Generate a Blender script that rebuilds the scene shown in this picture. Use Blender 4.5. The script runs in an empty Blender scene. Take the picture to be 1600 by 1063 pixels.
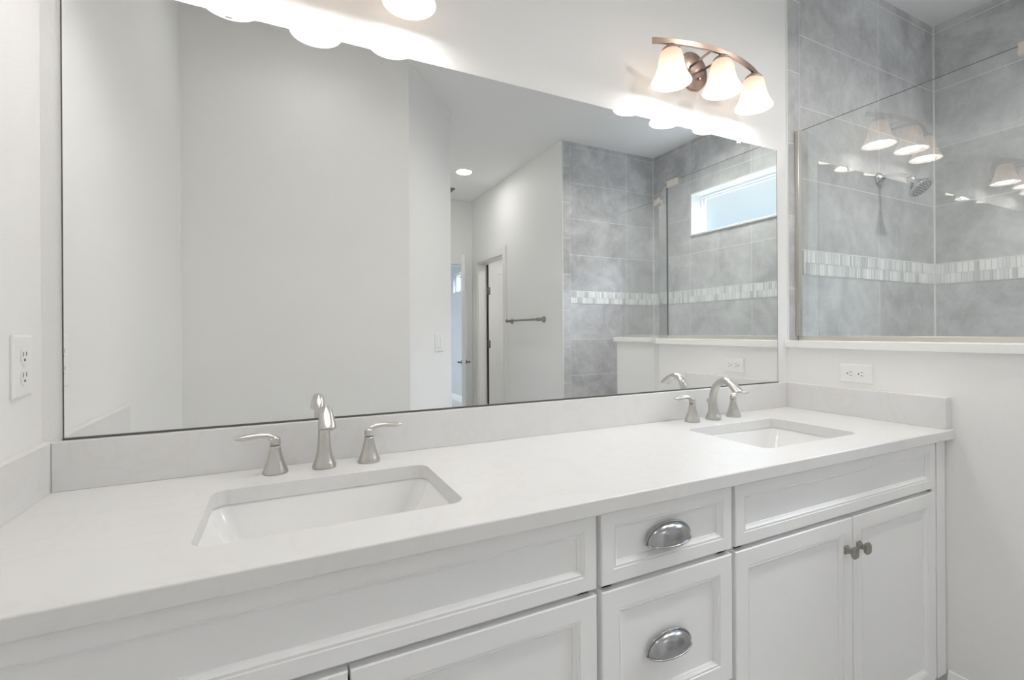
import bpy, bmesh, math, random
from mathutils import Vector, Matrix
random.seed(7)
SC = bpy.context.scene
COL = SC.collection
PI = math.pi

# ------------------------------------------------------------------ camera
cam_d = bpy.data.cameras.new('camera')
cam = bpy.data.objects.new('camera', cam_d)
COL.objects.link(cam)
cam_d.sensor_width = 36.0
cam_d.lens = 755.19 * 36.0 / 1600.0
cam_d.shift_x = -22.77 / 1600.0
cam_d.shift_y = -13.1 / 1600.0
cam_d.clip_start = 0.02
cam.matrix_world = (Matrix.Translation((0.4367, -1.3283, 1.2008)) @ Matrix.Rotation(-0.4699, 4, 'Z')
                    @ Matrix.Rotation(PI / 2, 4, 'X') @ Matrix.Rotation(-0.0062, 4, 'Z'))
SC.camera = cam

# ------------------------------------------------------------------ world, exposure
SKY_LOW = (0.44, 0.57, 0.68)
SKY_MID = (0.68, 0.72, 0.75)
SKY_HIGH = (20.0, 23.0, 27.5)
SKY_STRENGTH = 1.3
world = bpy.data.worlds.new('sky')
SC.world = world
world.use_nodes = True
nt = world.node_tree
nt.nodes.clear()
wo = nt.nodes.new('ShaderNodeOutputWorld')
bg = nt.nodes.new('ShaderNodeBackground')
tc = nt.nodes.new('ShaderNodeTexCoord')
sp = nt.nodes.new('ShaderNodeSeparateXYZ')
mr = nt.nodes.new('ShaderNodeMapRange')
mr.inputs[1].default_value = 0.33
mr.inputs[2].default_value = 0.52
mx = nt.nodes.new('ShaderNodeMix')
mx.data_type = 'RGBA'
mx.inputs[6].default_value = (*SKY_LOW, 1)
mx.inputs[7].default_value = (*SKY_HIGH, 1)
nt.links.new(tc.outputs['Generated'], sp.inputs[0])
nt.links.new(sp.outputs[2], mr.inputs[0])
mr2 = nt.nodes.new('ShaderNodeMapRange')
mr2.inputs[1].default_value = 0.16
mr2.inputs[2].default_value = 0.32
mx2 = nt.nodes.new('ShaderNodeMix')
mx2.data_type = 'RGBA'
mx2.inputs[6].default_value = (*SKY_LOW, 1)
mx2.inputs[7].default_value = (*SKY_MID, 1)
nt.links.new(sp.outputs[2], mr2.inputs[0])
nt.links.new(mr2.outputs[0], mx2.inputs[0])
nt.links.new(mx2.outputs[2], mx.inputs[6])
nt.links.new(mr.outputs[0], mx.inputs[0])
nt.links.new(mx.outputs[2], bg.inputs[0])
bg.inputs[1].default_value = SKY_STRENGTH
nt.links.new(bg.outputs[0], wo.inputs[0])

SC.view_settings.view_transform = 'Standard'
SC.view_settings.look = 'None'
SC.view_settings.exposure = 0.47
SC.view_settings.gamma = 1.0
SC.view_settings.use_curve_mapping = False
SC.cycles.use_denoising = True
SC.cycles.max_bounces = 16
SC.cycles.diffuse_bounces = 10
SC.cycles.glossy_bounces = 8
SC.cycles.transmission_bounces = 8
SC.cycles.transparent_max_bounces = 16
SC.cycles.sample_clamp_indirect = 40.0
SC.cycles.use_guiding = True
SC.cycles.guiding_training_samples = 64
SC.cycles.caustics_reflective = True

# light levels of the lamps; room and shower ones are added fill
BULB_L = 24
DOWN_W = 2.5
WARM = (1.0, 0.968, 0.945)
ROOM_FILL_W = 0.8
SHOWER_FILL_W = 9.0
COOL = (0.88, 0.94, 1.0)


# ------------------------------------------------------------------ helpers
class MB:
    """collects geometry of ONE mesh"""

    def __init__(s):
        s.v = []
        s.f = []
        s.sm = []
        s.mi = []

    def add(s, vs, fs, smooth=False, mi=0):
        o = len(s.v)
        s.v += [Vector(v) for v in vs]
        for f in fs:
            s.f.append([i + o for i in f])
            s.sm.append(smooth)
            s.mi.append(mi)
        return s

    def box(s, x0, x1, y0, y1, z0, z1, mi=0):
        vs = [(x, y, z) for z in (z0, z1) for (x, y) in ((x0, y0), (x1, y0), (x1, y1), (x0, y1))]
        return s.add(vs, [(3, 2, 1, 0), (4, 5, 6, 7), (0, 1, 5, 4), (1, 2, 6, 5), (2, 3, 7, 6), (3, 0, 4, 7)], mi=mi)

    def prism(s, poly, z0, z1, smooth=False):
        a = sum(poly[i][0] * poly[(i + 1) % len(poly)][1] - poly[(i + 1) % len(poly)][0] * poly[i][1] for i in range(len(poly)))
        if a < 0:
            poly = poly[::-1]
        n = len(poly)
        vs = [(x, y, z0) for x, y in poly] + [(x, y, z1) for x, y in poly]
        s.add(vs, [tuple(range(n))[::-1], tuple(range(n, 2 * n))])
        o = len(s.v) - 2 * n
        for i in range(n):
            j = (i + 1) % n
            s.f.append([o + i, o + j, o + n + j, o + n + i])
            s.sm.append(smooth)
            s.mi.append(0)
        return s

    def rings(s, rings, cap0=True, cap1=True, smooth=True, mi=0):
        n = len(rings[0])
        vs = [p for r in rings for p in r]
        fs = []
        for k in range(len(rings) - 1):
            for i in range(n):
                j = (i + 1) % n
                fs.append((k * n + i, k * n + j, (k + 1) * n + j, (k + 1) * n + i))
        s.add(vs, fs, smooth, mi)
        o = len(s.v) - len(vs)
        if cap0:
            s.f.append([o + i for i in range(n)][::-1]); s.sm.append(False); s.mi.append(mi)
        if cap1:
            s.f.append([o + (len(rings) - 1) * n + i for i in range(n)]); s.sm.append(False); s.mi.append(mi)
        return s

    def lathe(s, prof, c=(0, 0, 0), axis='Z', n=40, cap0=True, cap1=True, smooth=True, sx=1.0, sy=1.0, mi=0):
        """prof: (radius, height along axis)"""
        rs = []
        for r, h in prof:
            ring = []
            for i in range(n):
                a = 2 * PI * i / n
                u, w = r * math.cos(a) * sx, r * math.sin(a) * sy
                if axis == 'Z':
                    p = (c[0] + u, c[1] + w, c[2] + h)
                elif axis == 'Y':
                    p = (c[0] + w, c[1] + h, c[2] + u)
                else:
                    p = (c[0] + h, c[1] + u, c[2] + w)
                ring.append(p)
            rs.append(ring)
        return s.rings(rs, cap0, cap1, smooth, mi)

    def sweep(s, path, side, radii, n=24, power=2.0, smooth=True, mi=0, over=None):
        """path of points in a plane whose normal is 'side'; radii: (along side, across)"""
        side = Vector(side).normalized()
        P = [Vector(p) for p in path]
        rs = []
        for k, p in enumerate(P):
            t = (P[min(k + 1, len(P) - 1)] - P[max(k - 1, 0)]).normalized()
            nn = t.cross(side).normalized()
            if over and k in over:
                nn = Vector(over[k]).normalized()
            ra, rb = radii[k]
            ring = []
            for i in range(n):
                a = 2 * PI * i / n
                ca, sa = math.cos(a), math.sin(a)
                u = math.copysign(abs(ca) ** (2 / power), ca)
                w = math.copysign(abs(sa) ** (2 / power), sa)
                ring.append(p + side * ra * u + nn * rb * w)
            rs.append(ring)
        return s.rings(rs, True, True, smooth, mi)

    def rod(s, a, b, r, n=16):
        a, b = Vector(a), Vector(b)
        t = (b - a).normalized()
        side = t.cross(Vector((0, 0, 1)))
        if side.length < 1e-4:
            side = Vector((1, 0, 0))
        return s.sweep([a, b], side, [(r, r), (r, r)], n=n)


def origin_of(o):
    v = Vector((0, 0, 0))
    while o is not None:
        if o.parent is None or o.location.length:
            v = v + o.location
        o = o.parent
    return v


def obj(name, mb, mat, parent=None, bevel=0.0, seg=2, local=False):
    """links the collected geometry as ONE mesh object (world coordinates unless local)"""
    off = Vector((0, 0, 0)) if (parent is None or local) else origin_of(parent)
    me = bpy.data.meshes.new(name)
    me.from_pydata([v - off for v in mb.v], [], mb.f)
    for p, sm, mi in zip(me.polygons, mb.sm, mb.mi):
        p.use_smooth = sm
        p.material_index = mi
    for m in (mat if isinstance(mat, (list, tuple)) else [mat]):
        me.materials.append(m)
    bm = bmesh.new()
    bm.from_mesh(me)
    bmesh.ops.recalc_face_normals(bm, faces=bm.faces)
    bm.to_mesh(me)
    bm.free()
    me.update()
    o = bpy.data.objects.new(name, me)
    COL.objects.link(o)
    if parent is not None:
        o.parent = parent
    if bevel:
        b = o.modifiers.new('bevel', 'BEVEL')
        b.width = bevel
        b.segments = seg
        b.limit_method = 'ANGLE'
        b.angle_limit = math.radians(40)
        b.harden_normals = False
    return o


def tag(o, label, cat, group=None):
    o['label'] = label
    o['category'] = cat
    if group:
        o['group'] = group
    return o


def thing(name, label, cat, loc=(0, 0, 0), rz=0.0, group=None):
    o = bpy.data.objects.new(name, None)
    o.empty_display_size = 0.05
    COL.objects.link(o)
    o.location = loc
    o.rotation_euler = (0, 0, rz)
    return tag(o, label, cat, group)


def struct(name, mb, mat, bevel=0.0, parent=None):
    o = obj(name, mb, mat, parent, bevel)
    if parent is None:
        o['kind'] = 'structure'
    return o


def struct_root(name, loc, rz=0.0):
    o = bpy.data.objects.new(name, None)
    COL.objects.link(o)
    o.location = loc
    o.rotation_euler = (0, 0, rz)
    o['kind'] = 'structure'
    return o


def copy_tree(o, parent=None):
    c = o.copy()
    COL.objects.link(c)
    c.parent = parent
    for ch in list(o.children):
        copy_tree(ch, c)
    return c


# ------------------------------------------------------------------ materials
def new_mat(name):
    m = bpy.data.materials.new(name)
    m.use_nodes = True
    t = m.node_tree
    return m, t, t.nodes['Principled BSDF']


def bump(t, b, scale, strength, dist=0.002, detail=2.0):
    g = t.nodes.new('ShaderNodeNewGeometry')
    n = t.nodes.new('ShaderNodeTexNoise')
    n.inputs['Scale'].default_value = scale
    n.inputs['Detail'].default_value = detail
    bp = t.nodes.new('ShaderNodeBump')
    bp.inputs['Strength'].default_value = strength
    bp.inputs['Distance'].default_value = dist
    t.links.new(g.outputs['Position'], n.inputs['Vector'])
    t.links.new(n.outputs['Fac'], bp.inputs['Height'])
    t.links.new(bp.outputs[0], b.inputs['Normal'])


def plain(name, col, rough=0.5, metal=0.0, spec=0.5, bscale=0, bstr=0, bdist=0.002, coat=0.0):
    m, t, b = new_mat(name)
    b.inputs['Base Color'].default_value = (*col, 1)
    b.inputs['Roughness'].default_value = rough
    b.inputs['Metallic'].default_value = metal
    b.inputs['Specular IOR Level'].default_value = spec
    b.inputs['Coat Weight'].default_value = coat
    if bscale:
        bump(t, b, bscale, bstr, bdist)
    return m


def emit(name, col, strength):
    m = bpy.data.materials.new(name)
    m.use_nodes = True
    t = m.node_tree
    t.nodes.clear()
    o = t.nodes.new('ShaderNodeOutputMaterial')
    e = t.nodes.new('ShaderNodeEmission')
    e.inputs[0].default_value = (*col, 1)
    e.inputs[1].default_value = strength
    t.links.new(e.outputs[0], o.inputs[0])
    return m


M = {}
M['paint'] = plain('wall_paint', (0.88, 0.878, 0.87), 0.55, spec=0.3, bscale=210, bstr=0.3, bdist=0.002)
M['ceiling'] = plain('ceiling_paint', (0.86, 0.86, 0.855), 0.7, spec=0.2, bscale=90, bstr=0.2)
M['trim'] = plain('white_trim_paint', (0.86, 0.86, 0.855), 0.35)
M['cab'] = plain('white_cabinet_lacquer', (0.885, 0.885, 0.89), 0.32, spec=0.45)
M['shadow_gap'] = plain('cabinet_gap_shade', (0.62, 0.62, 0.63), 0.5)  # greyer than the fronts, shade of the gaps put into the body colour
M['cap'] = plain('white_marble_cap', (0.90, 0.90, 0.89), 0.2)
M['porcelain'] = plain('porcelain', (0.90, 0.90, 0.895), 0.07, spec=0.6, coat=0.5)
M['plastic'] = plain('white_plastic', (0.88, 0.88, 0.87), 0.3)
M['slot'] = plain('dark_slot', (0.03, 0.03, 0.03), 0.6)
M['nickel'] = plain('brushed_nickel', (0.62, 0.605, 0.58), 0.30, metal=1.0)
M['pull'] = plain('satin_nickel_pull', (0.42, 0.42, 0.43), 0.22, metal=1.0)
M['knob'] = plain('satin_nickel_knob', (0.36, 0.34, 0.31), 0.3, metal=1.0)
M['chrome'] = plain('chrome', (0.62, 0.63, 0.64), 0.1, metal=1.0)
M['bronze'] = plain('warm_nickel_lamp_metal', (0.47, 0.36, 0.30), 0.36, metal=1.0)
M['channel'] = plain('satin_channel_metal', (0.72, 0.69, 0.64), 0.32, metal=1.0)
M['hinge'] = plain('dark_nickel_hinge', (0.25, 0.25, 0.24), 0.35, metal=1.0)
M['edge'] = plain('dark_mirror_edge', (0.10, 0.10, 0.10), 0.4)
M['clear'] = plain('clear_plastic_clip', (0.88, 0.89, 0.90), 0.1)
M['lens'] = emit('downlight_lens', (1.0, 0.98, 0.94), 12.0)
M['bulb'] = emit('frosted_bulb', WARM, BULB_L)
M['ring'] = plain('white_trim_ring', (0.85, 0.85, 0.84), 0.4)
M['vent'] = plain('grey_vent_metal', (0.20, 0.20, 0.19), 0.5)
M['door'] = plain('white_door_paint', (0.84, 0.84, 0.84), 0.4)
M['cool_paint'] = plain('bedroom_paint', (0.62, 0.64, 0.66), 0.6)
M['trim_edge'] = plain('white_tile_edge', (0.80, 0.79, 0.76), 0.3)

# mirror silver
m, t, b = new_mat('mirror_silver')
b.inputs['Base Color'].default_value = (0.93, 0.94, 0.935, 1)
b.inputs['Metallic'].default_value = 1.0
b.inputs['Roughness'].default_value = 0.0
M['mirror'] = m

# quartz: white with very faint veins
m, t, b = new_mat('white_quartz')
g = t.nodes.new('ShaderNodeNewGeometry')
n1 = t.nodes.new('ShaderNodeTexNoise')
n1.inputs['Scale'].default_value = 5.0
n1.inputs['Detail'].default_value = 6.0
n1.inputs['Distortion'].default_value = 1.6
cr = t.nodes.new('ShaderNodeValToRGB')
cr.color_ramp.elements[0].position = 0.46
cr.color_ramp.elements[0].color = (0.775, 0.774, 0.773, 1)
cr.color_ramp.elements[1].position = 0.54
cr.color_ramp.elements[1].color = (0.775, 0.774, 0.773, 1)
e = cr.color_ramp.elements.new(0.5)
e.color = (0.76, 0.753, 0.745, 1)
t.links.new(g.outputs['Position'], n1.inputs['Vector'])
t.links.new(n1.outputs['Fac'], cr.inputs[0])
t.links.new(cr.outputs[0], b.inputs['Base Color'])
b.inputs['Roughness'].default_value = 0.34
M['quartz'] = m


def tile_mat(name, ax, u0, z0, w=0.6096, h=0.31, offset=0.0, below=0.109):
    """concrete-look wall tile with grout, laid in world axis 'ax' and z"""
    m, t, b = new_mat(name)
    L = t.links.new
    g = t.nodes.new('ShaderNodeNewGeometry')
    s = t.nodes.new('ShaderNodeSeparateXYZ')
    L(g.outputs['Position'], s.inputs[0])
    au = t.nodes.new('ShaderNodeMath'); au.operation = 'SUBTRACT'; au.inputs[1].default_value = u0 - 6.096
    az = t.nodes.new('ShaderNodeMath'); az.operation = 'SUBTRACT'; az.inputs[1].default_value = z0 - 6.2
    L(s.outputs[ax], au.inputs[0])
    lt = t.nodes.new('ShaderNodeMath'); lt.operation = 'LESS_THAN'; lt.inputs[1].default_value = 1.49
    L(s.outputs[2], lt.inputs[0])
    ma = t.nodes.new('ShaderNodeMath'); ma.operation = 'MULTIPLY_ADD'; ma.inputs[1].default_value = below
    L(lt.outputs[0], ma.inputs[0]); L(s.outputs[2], ma.inputs[2])
    L(ma.outputs[0], az.inputs[0])
    c = t.nodes.new('ShaderNodeCombineXYZ')
    L(au.outputs[0], c.inputs[0]); L(az.outputs[0], c.inputs[1])
    br = t.nodes.new('ShaderNodeTexBrick')
    br.offset = offset
    br.squash = 1.0
    br.inputs['Scale'].default_value = 1.0
    br.inputs['Brick Width'].default_value = w
    br.inputs['Row Height'].default_value = h
    br.inputs['Mortar Size'].default_value = 0.0017
    br.inputs['Mortar Smooth'].default_value = 0.1
    br.inputs['Color1'].default_value = (0.9, 0.9, 0.9, 1)
    br.inputs['Color2'].default_value = (1.0, 1.0, 1.0, 1)
    br.inputs['Mortar'].default_value = (1, 1, 1, 1)
    L(c.outputs[0], br.inputs['Vector'])
    n1 = t.nodes.new('ShaderNodeTexNoise')
    n1.inputs['Scale'].default_value = 3.2
    n1.inputs['Detail'].default_value = 8.0
    n1.inputs['Roughness'].default_value = 0.6
    n1.inputs['Distortion'].default_value = 0.9
    L(g.outputs['Position'], n1.inputs['Vector'])
    cr = t.nodes.new('ShaderNodeValToRGB')
    cr.color_ramp.elements[0].position = 0.36
    cr.color_ramp.elements[0].color = (0.42, 0.425, 0.435, 1)
    cr.color_ramp.elements[1].position = 0.66
    cr.color_ramp.elements[1].color = (0.74, 0.745, 0.75, 1)
    n2 = t.nodes.new('ShaderNodeTexNoise')
    n2.inputs['Scale'].default_value = 16.0
    n2.inputs['Detail'].default_value = 10.0
    n2.inputs['Roughness'].default_value = 0.72
    n2.inputs['Distortion'].default_value = 0.6
    L(g.outputs['Position'], n2.inputs['Vector'])
    nm = t.nodes.new('ShaderNodeMix'); nm.data_type = 'FLOAT'
    nm.inputs[0].default_value = 0.38
    L(n1.outputs['Fac'], nm.inputs[2]); L(n2.outputs['Fac'], nm.inputs[3])
    L(nm.outputs[0], cr.inputs[0])
    mul = t.nodes.new('ShaderNodeMix'); mul.data_type = 'RGBA'; mul.blend_type = 'MULTIPLY'
    mul.inputs[0].default_value = 1.0
    L(cr.outputs[0], mul.inputs[6]); L(br.outputs['Color'], mul.inputs[7])
    mix = t.nodes.new('ShaderNodeMix'); mix.data_type = 'RGBA'
    L(br.outputs['Fac'], mix.inputs[0])
    L(mul.outputs[2], mix.inputs[6])
    mix.inputs[7].default_value = (0.82, 0.815, 0.80, 1)
    L(mix.outputs[2], b.inputs['Base Color'])
    b.inputs['Roughness'].default_value = 0.38
    inv = t.nodes.new('ShaderNodeMath'); inv.operation = 'SUBTRACT'; inv.inputs[0].default_value = 1.0
    L(br.outputs['Fac'], inv.inputs[1])
    bp = t.nodes.new('ShaderNodeBump'); bp.inputs['Strength'].default_value = 0.4; bp.inputs['Distance'].default_value = 0.001
    L(inv.outputs[0], bp.inputs['Height'])
    L(bp.outputs[0], b.inputs['Normal'])
    return m


M['tile_head'] = tile_mat('shower_tile_head_wall', 0, 2.445, 2.79)
M['tile_side'] = tile_mat('shower_tile_window_wall', 1, -0.53, 2.79)
M['tile_end'] = tile_mat('shower_tile_end_wall', 0, 2.655, 2.79)
M['tile_strip'] = tile_mat('shower_tile_edge_strip', 0, 2.31, 2.31, w=6.0, h=0.31, below=0.0)
M['tile_floor'] = tile_mat('floor_tile', 0, 0.0, 0.0)
M['mos'] = [plain('mosaic_white_marble', (0.90, 0.90, 0.89), 0.15), plain('mosaic_pale_grey', (0.76, 0.77, 0.77), 0.2),
            plain('mosaic_grey', (0.60, 0.61, 0.62), 0.2), plain('mosaic_glass', (0.82, 0.83, 0.83), 0.06),
            plain('mosaic_grout', (0.72, 0.71, 0.70), 0.7)]

# floor tile (horizontal)
m, t, b = new_mat('grey_floor_tile')
L = t.links.new
g = t.nodes.new('ShaderNodeNewGeometry')
br = t.nodes.new('ShaderNodeTexBrick')
br.inputs['Scale'].default_value = 1.0
br.inputs['Brick Width'].default_value = 0.61
br.inputs['Row Height'].default_value = 0.305
br.inputs['Mortar Size'].default_value = 0.003
br.inputs['Color1'].default_value = (0.58, 0.58, 0.57, 1)
br.inputs['Color2'].default_value = (0.54, 0.54, 0.53, 1)
br.inputs['Mortar'].default_value = (0.45, 0.45, 0.44, 1)
L(g.outputs['Position'], br.inputs['Vector'])
L(br.outputs['Color'], b.inputs['Base Color'])
b.inputs['Roughness'].default_value = 0.4
M['floor'] = m


def glass_mat(name, tint, gain):
    """clear sheet glass: reflects on the outer faces, otherwise lets the light straight through"""
    m = bpy.data.materials.new(name)
    m.use_nodes = True
    t = m.node_tree
    t.nodes.clear()
    L = t.links.new
    o = t.nodes.new('ShaderNodeOutputMaterial')
    tr = t.nodes.new('ShaderNodeBsdfTransparent'); tr.inputs[0].default_value = (*tint, 1)
    gl = t.nodes.new('ShaderNodeBsdfGlossy'); gl.inputs['Roughness'].default_value = 0.0
    fr = t.nodes.new('ShaderNodeFresnel'); fr.inputs[0].default_value = 1.5
    ge = t.nodes.new('ShaderNodeNewGeometry')
    inv = t.nodes.new('ShaderNodeMath'); inv.operation = 'SUBTRACT'; inv.inputs[0].default_value = 1.0
    L(ge.outputs['Backfacing'], inv.inputs[1])
    mu = t.nodes.new('ShaderNodeMath'); mu.operation = 'MULTIPLY'; mu.inputs[1].default_value = gain
    L(fr.outputs[0], mu.inputs[0])
    m2 = t.nodes.new('ShaderNodeMath'); m2.operation = 'MULTIPLY'; m2.use_clamp = True
    L(mu.outputs[0], m2.inputs[0]); L(inv.outputs[0], m2.inputs[1])
    mixs = t.nodes.new('ShaderNodeMixShader')
    L(m2.outputs[0], mixs.inputs[0]); L(tr.outputs[0], mixs.inputs[1]); L(gl.outputs[0], mixs.inputs[2])
    L(mixs.outputs[0], o.inputs[0])
    return m


M['glass'] = glass_mat('shower_glass', (0.97, 0.99, 0.985), 4.2)
M['pane'] = glass_mat('window_glass', (0.97, 0.98, 0.98), 1.5)
M['glass_edge'] = plain('green_glass_edge', (0.06, 0.09, 0.085), 0.15)

# frosted lamp shade: glows, brighter towards its open rim where the bulb sits
m, t, b = new_mat('frosted_shade_glass')
L = t.links.new
tcn = t.nodes.new('ShaderNodeTexCoord')
sx_ = t.nodes.new('ShaderNodeSeparateXYZ')
L(tcn.outputs['Generated'], sx_.inputs[0])
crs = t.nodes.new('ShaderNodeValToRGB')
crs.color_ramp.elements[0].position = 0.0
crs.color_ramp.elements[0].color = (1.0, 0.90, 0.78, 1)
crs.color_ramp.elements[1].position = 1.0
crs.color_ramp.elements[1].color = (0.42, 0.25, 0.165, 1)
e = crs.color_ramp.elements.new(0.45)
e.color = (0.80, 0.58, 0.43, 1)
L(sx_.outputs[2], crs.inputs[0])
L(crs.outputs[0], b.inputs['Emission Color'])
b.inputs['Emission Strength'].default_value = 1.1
b.inputs['Base Color'].default_value = (0.38, 0.35, 0.32, 1)
b.inputs['Roughness'].default_value = 0.35
M['shade'] = m

# ------------------------------------------------------------------ the setting
H = 2.83
XL, XP, XS = 0.0, 2.352, 3.582        # left wall, half wall face, shower window wall
YF = -1.568                           # wall behind the camera
YE = -2.207                           # shower end wall
XH = 2.577                            # hall right wall
YH = -4.388                           # hall end wall
DG0, DG1 = (1.124, -1.568), (1.569, -2.147)
struct('floor', MB().box(-0.4, 3.73, -9.2, 0.12, -0.1, 0.0), M['floor'])
struct('ceiling', MB().box(-0.4, 3.73, -9.2, 0.12, H, H + 0.1), M['ceiling'])
struct('wall_left', MB().box(-0.12, 0.0, YF - 0.12, 0.0, 0, H), M['paint'])
struct('wall_back', MB().box(-0.12, XP, 0.0, 0.12, 0, H), M['paint'])
struct('wall_front', MB().box(0.0, DG0[0], YF - 0.12, YF, 0, H), M['paint'])
dv = Vector((DG1[0] - DG0[0], DG1[1] - DG0[1])).normalized()
nv = Vector((dv.y, -dv.x))            # away from the room
if nv.x > 0:
    nv = -nv
struct('wall_diagonal', MB().prism([DG0, DG1, (DG1[0] + nv.x * .12, DG1[1] + nv.y * .12), (DG0[0] + nv.x * .12, DG0[1] + nv.y * .12)], 0, H), M['paint'])
struct('wall_hall_left', MB().box(DG1[0] - 0.20, DG1[0] - 0.06, YH, DG1[1] - 0.03, 0, H), M['paint'])
# hall right wall with a doorway
DY0, DY1, DZ = -4.19, -3.43, 2.035
struct('wall_hall_right', MB().box(XH, XH + 0.113, DY1, YE - 0.009, 0, H).box(XH, XH + 0.113, YH, DY0, 0, H)
       .box(XH, XH + 0.113, DY0, DY1, DZ, H), M['paint'])
# hall end wall with a doorway
DX0, DX1 = 1.72, 2.49
struct('wall_hall_end', MB().box(0.08, DX0, YH - 0.113, YH, 0, H).box(DX1, XH + 0.113, YH - 0.113, YH, 0, H)
       .box(DX0, DX1, YH - 0.113, YH, DZ, H), M['paint'])
# closet behind the right doorway
struct('wall_closet', MB().box(XH + 0.113, 3.72, YH - 0.113, YH, 0, H).box(3.60, 3.72, YH, YE - 0.12, 0, H).box(3.2, 3.60, YE - 0.25, YE - 0.13, 0, H).box(XH + 0.113, 3.2, YE - 0.25, YE - 0.13, 0, H), M['paint'])
# bedroom beyond the end doorway
WB = (1.9, 2.235, -6.98, -6.53)
bw = MB().box(3.19, 3.31, -8.6, WB[2], 0, H).box(3.19, 3.31, WB[3], YH - 0.113, 0, H)
bw.box(3.19, 3.31, WB[2], WB[3], 0, WB[0]).box(3.19, 3.31, WB[2], WB[3], WB[1], H)
struct('wall_bedroom_right', bw, M['cool_paint'])
struct('wall_bedroom_end', MB().box(0.2, 3.31, -8.72, -8.6, 0, H), M['cool_paint'])
struct('wall_bedroom_left', MB().box(0.08, 0.2, -8.72, YH - 0.113, 0, H).box(2.69, 3.31, YH - 0.24, YH - 0.113, 0, H), M['cool_paint'])

# shower walls, tiled
struct('wall_shower_head', MB().box(2.445, XS + 0.14, 0.0, 0.12, 0, H), M['tile_head'])
struct('trim_1', MB().box(XP + 0.009, 2.445, 0.0, 0.12, 0, H), M['tile_strip'])
struct('trim_2', MB().box(XP, XP + 0.009, -0.003, 0.12, 1.157, H), M['trim_edge'])
WY0, WY1, WZ0, WZ1 = -1.737, -0.84, 2.012, 2.375
ww = MB().box(XS, XS + 0.14, YE - 0.12, WY0, 0, H).box(XS, XS + 0.14, WY1, 0.0, 0, H)
ww.box(XS, XS + 0.14, WY0, WY1, 0, WZ0).box(XS, XS + 0.14, WY0, WY1, WZ1, H)
struct('wall_shower_window', ww, M['tile_side'])
struct('wall_shower_end', MB().box(2.655, XS, YE - 0.12, YE, 0, H), M['tile_end'])
struct('trim_3', MB().box(XH + 0.006, 2.655, YE - 0.009, YE, 0, H).box(XH + 0.114, 2.655, YE - 0.12, YE - 0.009, 0, H), M['tile_strip'])
struct('trim_4', MB().box(XH - 0.002, XH + 0.006, YE - 0.009, YE + 0.002, 0, H), M['trim_edge'])


def mosaic(name, mapper, u0, u1, zb):
    mb = MB()
    g = 0.0014

    def slab(a, b_, z0, z1, d, mi):
        vs = [mapper(u, dd, z) for dd in (0.0, d) for (u, z) in ((a, z0), (b_, z0), (b_, z1), (a, z1))]
        mb.add(vs, [(0, 1, 2, 3), (4, 5, 6, 7), (0, 1, 5, 4), (1, 2, 6, 5), (2, 3, 7, 6), (3, 0, 4, 7)], mi=mi)
    slab(u0, u1, zb, zb + 0.106, 0.001, 4)
    for r in range(2):
        u = u0
        while u < u1 - 0.004:
            w = random.choice((0.011, 0.014, 0.018, 0.024))
            e_ = min(u + w, u1)
            mi = random.choices((0, 1, 2, 3), (3, 4, 2, 2))[0]
            slab(u + g, e_ - g, zb + 0.053 * r + g, zb + 0.053 * (r + 1) - g, 0.0035, mi)
            u = e_
    o = obj(name, mb, M['mos'])
    o['kind'] = 'structure'
    return o


mosaic('trim_5', lambda u, d, z: (u, -d, z), 2.46, XS - 0.004, 1.441)
mosaic('trim_6', lambda u, d, z: (XS - d, u, z), YE + 0.004, -0.004, 1.441)
mosaic('trim_7', lambda u, d, z: (u, YE + d, z), 2.657, XS - 0.004, 1.441)

M['caulk'] = plain('white_caulk', (0.72, 0.72, 0.71), 0.6)
struct('trim_10', MB().prism([(XS - .006, 0), (XS, 0), (XS, -.006)], 0, H), M['caulk'])
struct('trim_11', MB().prism([(XS - .006, YE), (XS, YE), (XS, YE + .006)], 0, H), M['caulk'])

# half wall with an angled return
A0, A1, B0, B1 = (XP, 0.0), (XP, -0.784), (2.585, -1.09), (2.585, -1.475)
TH = 0.15
HZ = 1.126
# outer white skin and inner tile skin of the half wall
PIN = [(XP + TH, 0.0), (XP + TH, -0.735), (2.585 + TH, -1.04), (2.585 + TH, -1.475)]
struct('wall_half', MB().prism([A0, A1, B0, B1] + PIN[::-1], 0, HZ), M['paint'])
cap = MB().prism([(XP - 0.017, -0.001), (XP - 0.017, -0.795), (2.566, -1.098), (2.566, -1.495),
                  (2.585 + TH + 0.015, -1.495), (2.585 + TH + 0.015, -1.03), (XP + TH + 0.015, -0.727), (XP + TH + 0.015, -0.001)], HZ, HZ + 0.031)
c = obj('half_wall_cap', cap, M['cap'], bevel=0.003)
tag(c, 'long white stone cap lying along the top of the angled half wall', 'wall cap')

# baseboards
def baseboard(name, x0, x1, y0, y1, axis):
    mb = MB()
    if axis == 'x':      # board lies on a wall facing -x, x1 is the wall
        prof = [(x1, 0), (x1 - 0.016, 0), (x1 - 0.016, 0.072), (x1 - 0.011, 0.086), (x1 - 0.007, 0.100), (x1, 0.100)]
        mb.rings([[(p, y0, z) for p, z in prof], [(p, y1, z) for p, z in prof]], smooth=False)
    else:                # wall facing +y, y0 is the wall
        prof = [(y0, 0), (y0 + 0.016, 0), (y0 + 0.016, 0.072), (y0 + 0.011, 0.086), (y0 + 0.007, 0.100), (y0, 0.100)]
        mb.rings([[(x0, p, z) for p, z in prof], [(x1, p, z) for p, z in prof]], smooth=False)
    return struct(name, mb, M['trim'])


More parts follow.
